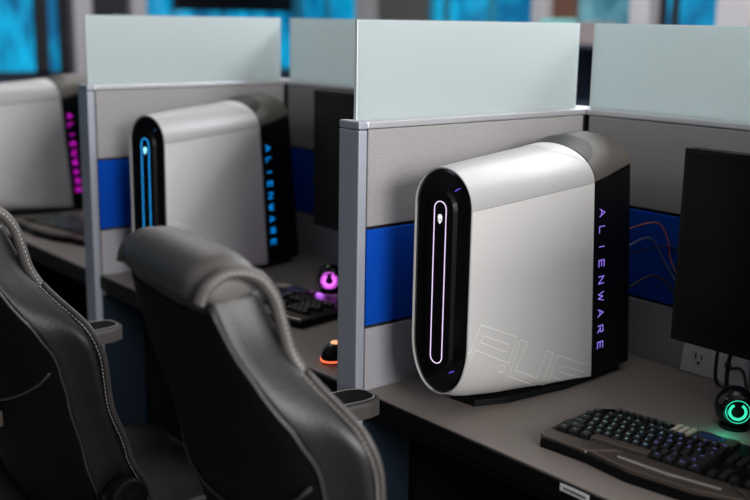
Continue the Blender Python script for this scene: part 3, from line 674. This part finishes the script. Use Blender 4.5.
def ring(z, sx=1.0, inset=0.0):
    yr, hr, hf, T_, dsh, sy = chp(z)
    half = [(0, yr), (hr*0.45, yr+sy*0.12), (hr*0.8, yr+sy*0.48), (hr*0.965, yr+sy*0.85), (hr, yr+sy+0.006), ((hr*0.5+hf*0.5), yr+sy+(T_-sy)*0.45), (hf+0.004, yr+T_*0.80), (hf-0.004, yr+T_*0.97), (hf-0.022, yr+T_),
            (hf-0.05, yr+T_-dsh*0.35), (hf*0.5, yr+T_-dsh*0.9), (0, yr+T_-dsh)]
    half = [(max(x-inset, 0) if x else 0, y) for x, y in half]
    return [(x*sx, y) for x, y in half]+[(-x*sx, y) for x, y in half[1:-1]][::-1]
def loft(sections):
    bm = bmesh.new(); rings = [[bm.verts.new(p) for p in s] for s in sections]; n = len(rings[0])
    for a, b in zip(rings, rings[1:]):
        for k in range(n): bm.faces.new((a[k], a[(k+1) % n], b[(k+1) % n], b[k]))
    for r_, rev in ((rings[0], True), (rings[-1], False)):
        c = bm.verts.new(sum((v.co for v in r_), Vector())/n)
        for k in range(n): bm.faces.new((r_[(k+1) % n], r_[k], c) if rev else (r_[k], r_[(k+1) % n], c))
    bmesh.ops.recalc_face_normals(bm, faces=bm.faces)
    return bm
def dashes(bm, pts, step, ln, r):
    acc = 0; P = [Vector(p) for p in pts]
    for a, b in zip(P, P[1:]):
        d_ = b-a; l = d_.length
        if l < 1e-6: continue
        d_.normalize(); s = (-acc) % step
        while s < l:
            p = a+d_*s; tube(bm, [p, p+d_*ln], r, 4); s += step
        acc += l
def chair(loc, rz, label):
    t = empty('gaming_chair', loc, rz); tag(t, label, 'chair', 'black gaming chairs')
    zs = [0.47, 0.50, 0.55, 0.60, 0.66, 0.72, 0.78, 0.83, 0.87, 0.90, 0.93, 0.96, 0.985, 1.01, 1.035, 1.06, 1.08, 1.10]
    sec_ = [[(x, y, z) for x, y in ring(z)] for z in zs]
    c0 = [(x*0.8, (y+0.16)*0.75-0.16, 0.455) for x, y in ring(0.47)]
    obj('backrest', loft([c0]+sec_), LEATHER, t, True); subsurf(t.children[-1])
    bm = bmesh.new(); rows = []
    for z in zs[:-2]:
        half = ring(z)[:5]; pr = [(-x, y) for x, y in half[:0:-1]]+half
        rows.append([bm.verts.new((x*0.992, y-0.0022, z)) for x, y in pr])
    for a, b in zip(rows, rows[1:]):
        for k in range(len(a)-1): bm.faces.new((a[k], a[k+1], b[k+1], b[k]))
    rp_ = obj('rear_panel', bm, REAR, t, True); rp_['label'] = 'dark matte rear panel'
    # padded head roll wrapping over the top
    hs = []
    for i, a in enumerate(rng(0, PI, 12)):      # arc from front lower to rear lower, over the top
        pass
    N = 14
    for i in range(N+1):
        u = -1+2*i/N; x = u*0.137; k = (1-abs(u)**5)**0.5 if abs(u) < 1 else 0.0
        k = 0.72+0.28*k if abs(u) < 1 else 0.66
        prof = [(-0.325, 1.058), (-0.331, 1.075), (-0.328, 1.100), (-0.308, 1.124), (-0.272, 1.134), (-0.238, 1.124), (-0.217, 1.095), (-0.212, 1.06), (-0.214, 1.02), (-0.222, 0.985), (-0.236, 0.982), (-0.240, 1.02), (-0.243, 1.05), (-0.285, 1.062)]
        hs.append([(x, -0.272+(y+0.272)*k, 0.020+1.05+(z-1.05)*((k if z > 1.075 else 1)*0.86 if z > 1.05 else 0.6)) for y, z in prof])
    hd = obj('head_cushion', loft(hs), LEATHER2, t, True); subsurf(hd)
    # front rim band along the head wing, continuing into the bolster edge
    for s in (1, -1):
        pts = []
        for z in rng(0.50, 0.985, 22):
            yr, hr, hf, T_, dsh, sy = chp(z); pts.append((s*(hf+0.001), yr+T_*0.93, z))
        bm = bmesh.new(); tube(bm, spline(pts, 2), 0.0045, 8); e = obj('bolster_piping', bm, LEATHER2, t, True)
        bm = bmesh.new(); dashes(bm, [(x+s*0.0035, y-0.009, z) for x, y, z in spline(pts, 2)], 0.0075, 0.0042, 0.0010); obj('stitching', bm, STITCH, e)
        wp = [(s*0.134, -0.318, 1.082), (s*0.139, -0.308, 1.104), (s*0.142, -0.280, 1.119), (s*0.146, -0.245, 1.112), (s*0.150, -0.222, 1.085), (s*0.154, -0.212, 1.05), (s*0.160, -0.203, 1.01), (s*0.172, -0.190, 0.980)]
        bm = bmesh.new(); tube(bm, spline(wp, 6), 0.0095, 10); wn = obj('head_wing_rim', bm, LEATHER2, t, True)
        bm = bmesh.new(); dashes(bm, [(x+s*0.0105, y, z) for x, y, z in spline(wp, 6)], 0.0075, 0.0042, 0.0010); obj('stitching', bm, STITCH, wn)
        rp = []
        for z in rng(0.50, 1.075, 26):
            yr, hr, hf, T_, dsh, sy = chp(z); rp.append((s*(hr*0.99), yr+sy*0.95, z))
        bm = bmesh.new(); tube(bm, spline(rp, 2), 0.0028, 6); obj('rear_piping', bm, PIPING, t, True)
    # curved seam and opening low on the rear, showing the bracket
    sp = [(x, lerp_tab(CH, 0.70+0.0)[0]-0.002+0.0, z) for x, z in ((0, 0),)]
    pts = []
    for u in rng(-1, 1, 20):
        z = 0.84-0.09*(1-u*u)**0.8; yr, hr, _, _, _, sy = chp(z); pts.append((u*hr*0.97, yr-0.001+sy*0.75*abs(u)**2.4, z))
    bm = bmesh.new(); tube(bm, pts, 0.0028, 6); obj('rear_seam', bm, PIPING, t, True)
    bm = bmesh.new(); bxm(bm, 0.01, 0.075, -0.250, -0.225, 0.705, 0.735, 0.004); obj('recline_bracket', bm, BRONZE, t)
    # seat
    ss = []
    for y, hw, z0, z1 in ((-0.20, 0.20, 0.405, 0.455), (-0.17, 0.235, 0.395, 0.485), (-0.05, 0.25, 0.39, 0.495), (0.12, 0.255, 0.39, 0.495), (0.24, 0.245, 0.395, 0.49), (0.285, 0.225, 0.41, 0.465)):
        ss.append([(0, y, z0), (hw*0.6, y, z0), (hw*0.95, y, z0+0.01), (hw, y, (z0+z1)/2+0.012), (hw*0.96, y, z1+0.02), (hw*0.82, y, z1+0.022), (hw*0.6, y, z1-0.008), (0, y, z1-0.01)])
        ss[-1] = ss[-1]+[(-x, yy, z) for x, yy, z in ss[-1][1:-1]][::-1]
    subsurf(obj('seat', loft(ss), LEATHER, t, True))
    for s in (1, -1):
        bm = bmesh.new(); cyl(bm, (s*0.232, -0.075, 0.575), 0.038, 0.036, 'x', 28, bev=0.006); cyl(bm, (s*0.251, -0.075, 0.575), 0.013, 0.008, 'x', 16, bev=0.002); obj('hinge_cover', bm, MATBLK, t)
        bm = bmesh.new(); bxm(bm, s*0.222-0.006, s*0.222+0.006, -0.12, -0.03, 0.42, 0.59, 0.003); obj('hinge_plate', bm, MATBLK, t)
        if s > 0: continue           # the chairs show an armrest on their left only
        bm = bmesh.new(); prism(bm, [(s*0.235+x, y) for x, y in ((-0.034, -0.155), (-0.042, -0.13), (-0.042, 0.16), (-0.034, 0.185), (-0.015, 0.197), (0.015, 0.197), (0.034, 0.185), (0.042, 0.16), (0.042, -0.13), (0.034, -0.155))], 0.722, 0.752, 0.006)
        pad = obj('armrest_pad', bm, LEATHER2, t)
        bm = bmesh.new(); prism(bm, [(s*0.235+x, y) for x, y in ((-0.024, -0.145), (-0.032, -0.12), (-0.032, 0.155), (-0.025, 0.175), (-0.012, 0.184), (0.012, 0.184), (0.025, 0.175), (0.032, 0.155), (0.032, -0.12), (0.024, -0.145))], 0.751, 0.7545, 0.002)
        obj('pad_top', bm, REAR, pad)
        lp = [(s*0.235+x, y, 0.7545) for x, y in ((-0.030, -0.12), (-0.033, 0.0), (-0.033, 0.155), (-0.026, 0.177), (-0.012, 0.187), (0.012, 0.187), (0.026, 0.177), (0.033, 0.155), (0.033, 0.0), (0.030, -0.12))]
        bm = bmesh.new(); dashes(bm, lp, 0.0065, 0.0036, 0.0009); obj('stitching', bm, STITCH, pad)
        bm = bmesh.new(); bxm(bm, s*0.235-0.035, s*0.235+0.035, -0.11, 0.13, 0.708, 0.722, 0.004); bxm(bm, s*0.262-0.012, s*0.262+0.012, -0.03, 0.05, 0.40, 0.71, 0.004)
        bxm(bm, s*0.16-0.11, s*0.16+0.11, -0.02, 0.04, 0.382, 0.400, 0.004); obj('armrest_post', bm, MATBLK, t)
    bm = bmesh.new(); bxm(bm, -0.10, 0.10, -0.14, 0.12, 0.355, 0.392, 0.006); obj('tilt_mechanism', bm, MATBLK, t)
    bm = bmesh.new(); tube(bm, [(0.10, 0.03, 0.37), (0.21, 0.03, 0.372), (0.25, 0.03, 0.368)], 0.006, 8); obj('lever', bm, CHROME, t)
    bm = bmesh.new(); cyl(bm, (0, 0, 0.24), 0.026, 0.24, 'z', 24); obj('gas_lift', bm, MATBLK, t)
    bm = bmesh.new(); cyl(bm, (0, 0, 0.105), 0.045, 0.06, 'z', 24, bev=0.006); hub = obj('base_hub', bm, MATBLK, t)
    for i in range(5):
        a = 2*PI*i/5+0.3; ca, sa = math.cos(a), math.sin(a); bm = bmesh.new()
        for r0, r1, h0, h1, w0, w1 in ((0.035, 0.315, 0.125, 0.088, 0.030, 0.020),):
            vs = []
            for r_, h_, w__ in ((r0, h0, w0), (r1, h1, w1)):
                for sx, zz in ((-1, h_-0.03), (1, h_-0.03), (1, h_-0.004), (0.6, h_), (-0.6, h_), (-1, h_-0.004)):
                    vs.append(bm.verts.new((ca*r_-sa*w__*sx, sa*r_+ca*w__*sx, zz)))
            for k in range(6): bm.faces.new((vs[k], vs[(k+1) % 6], vs[6+(k+1) % 6], vs[6+k]))
            bm.faces.new(vs[:6][::-1]); bm.faces.new(vs[6:])
        bmesh.ops.recalc_face_normals(bm, faces=bm.faces); lg = obj('base_leg', bm, MATBLK, t)
        cx, cy = ca*0.30, sa*0.30; bm = bmesh.new()
        for o_ in (-0.012, 0.012):
            n0 = len(bm.verts); cyl(bm, (0, 0, 0), 0.026, 0.014, 'y', 20, bev=0.003); bm.verts.ensure_lookup_table()
            for v in bm.verts[n0:]:
                x, y, z = v.co; y += o_; v.co = Vector((cx+x*ca-y*sa, cy+x*sa+y*ca, 0.0262+z))
        obj('caster', bm, SATBLK, lg)
    return t
ch2 = chair((0.26, -0.23, 0), math.radians(-6), 'blurred black gaming chair in front, its rounded back before the middle desk')
ch1 = copy_tree(ch2); ch1.location = (-0.41, -0.36, 0); ch1.rotation_euler.z = math.radians(5); ch1['label'] = 'black gaming chair with visible white stitching at the left edge'
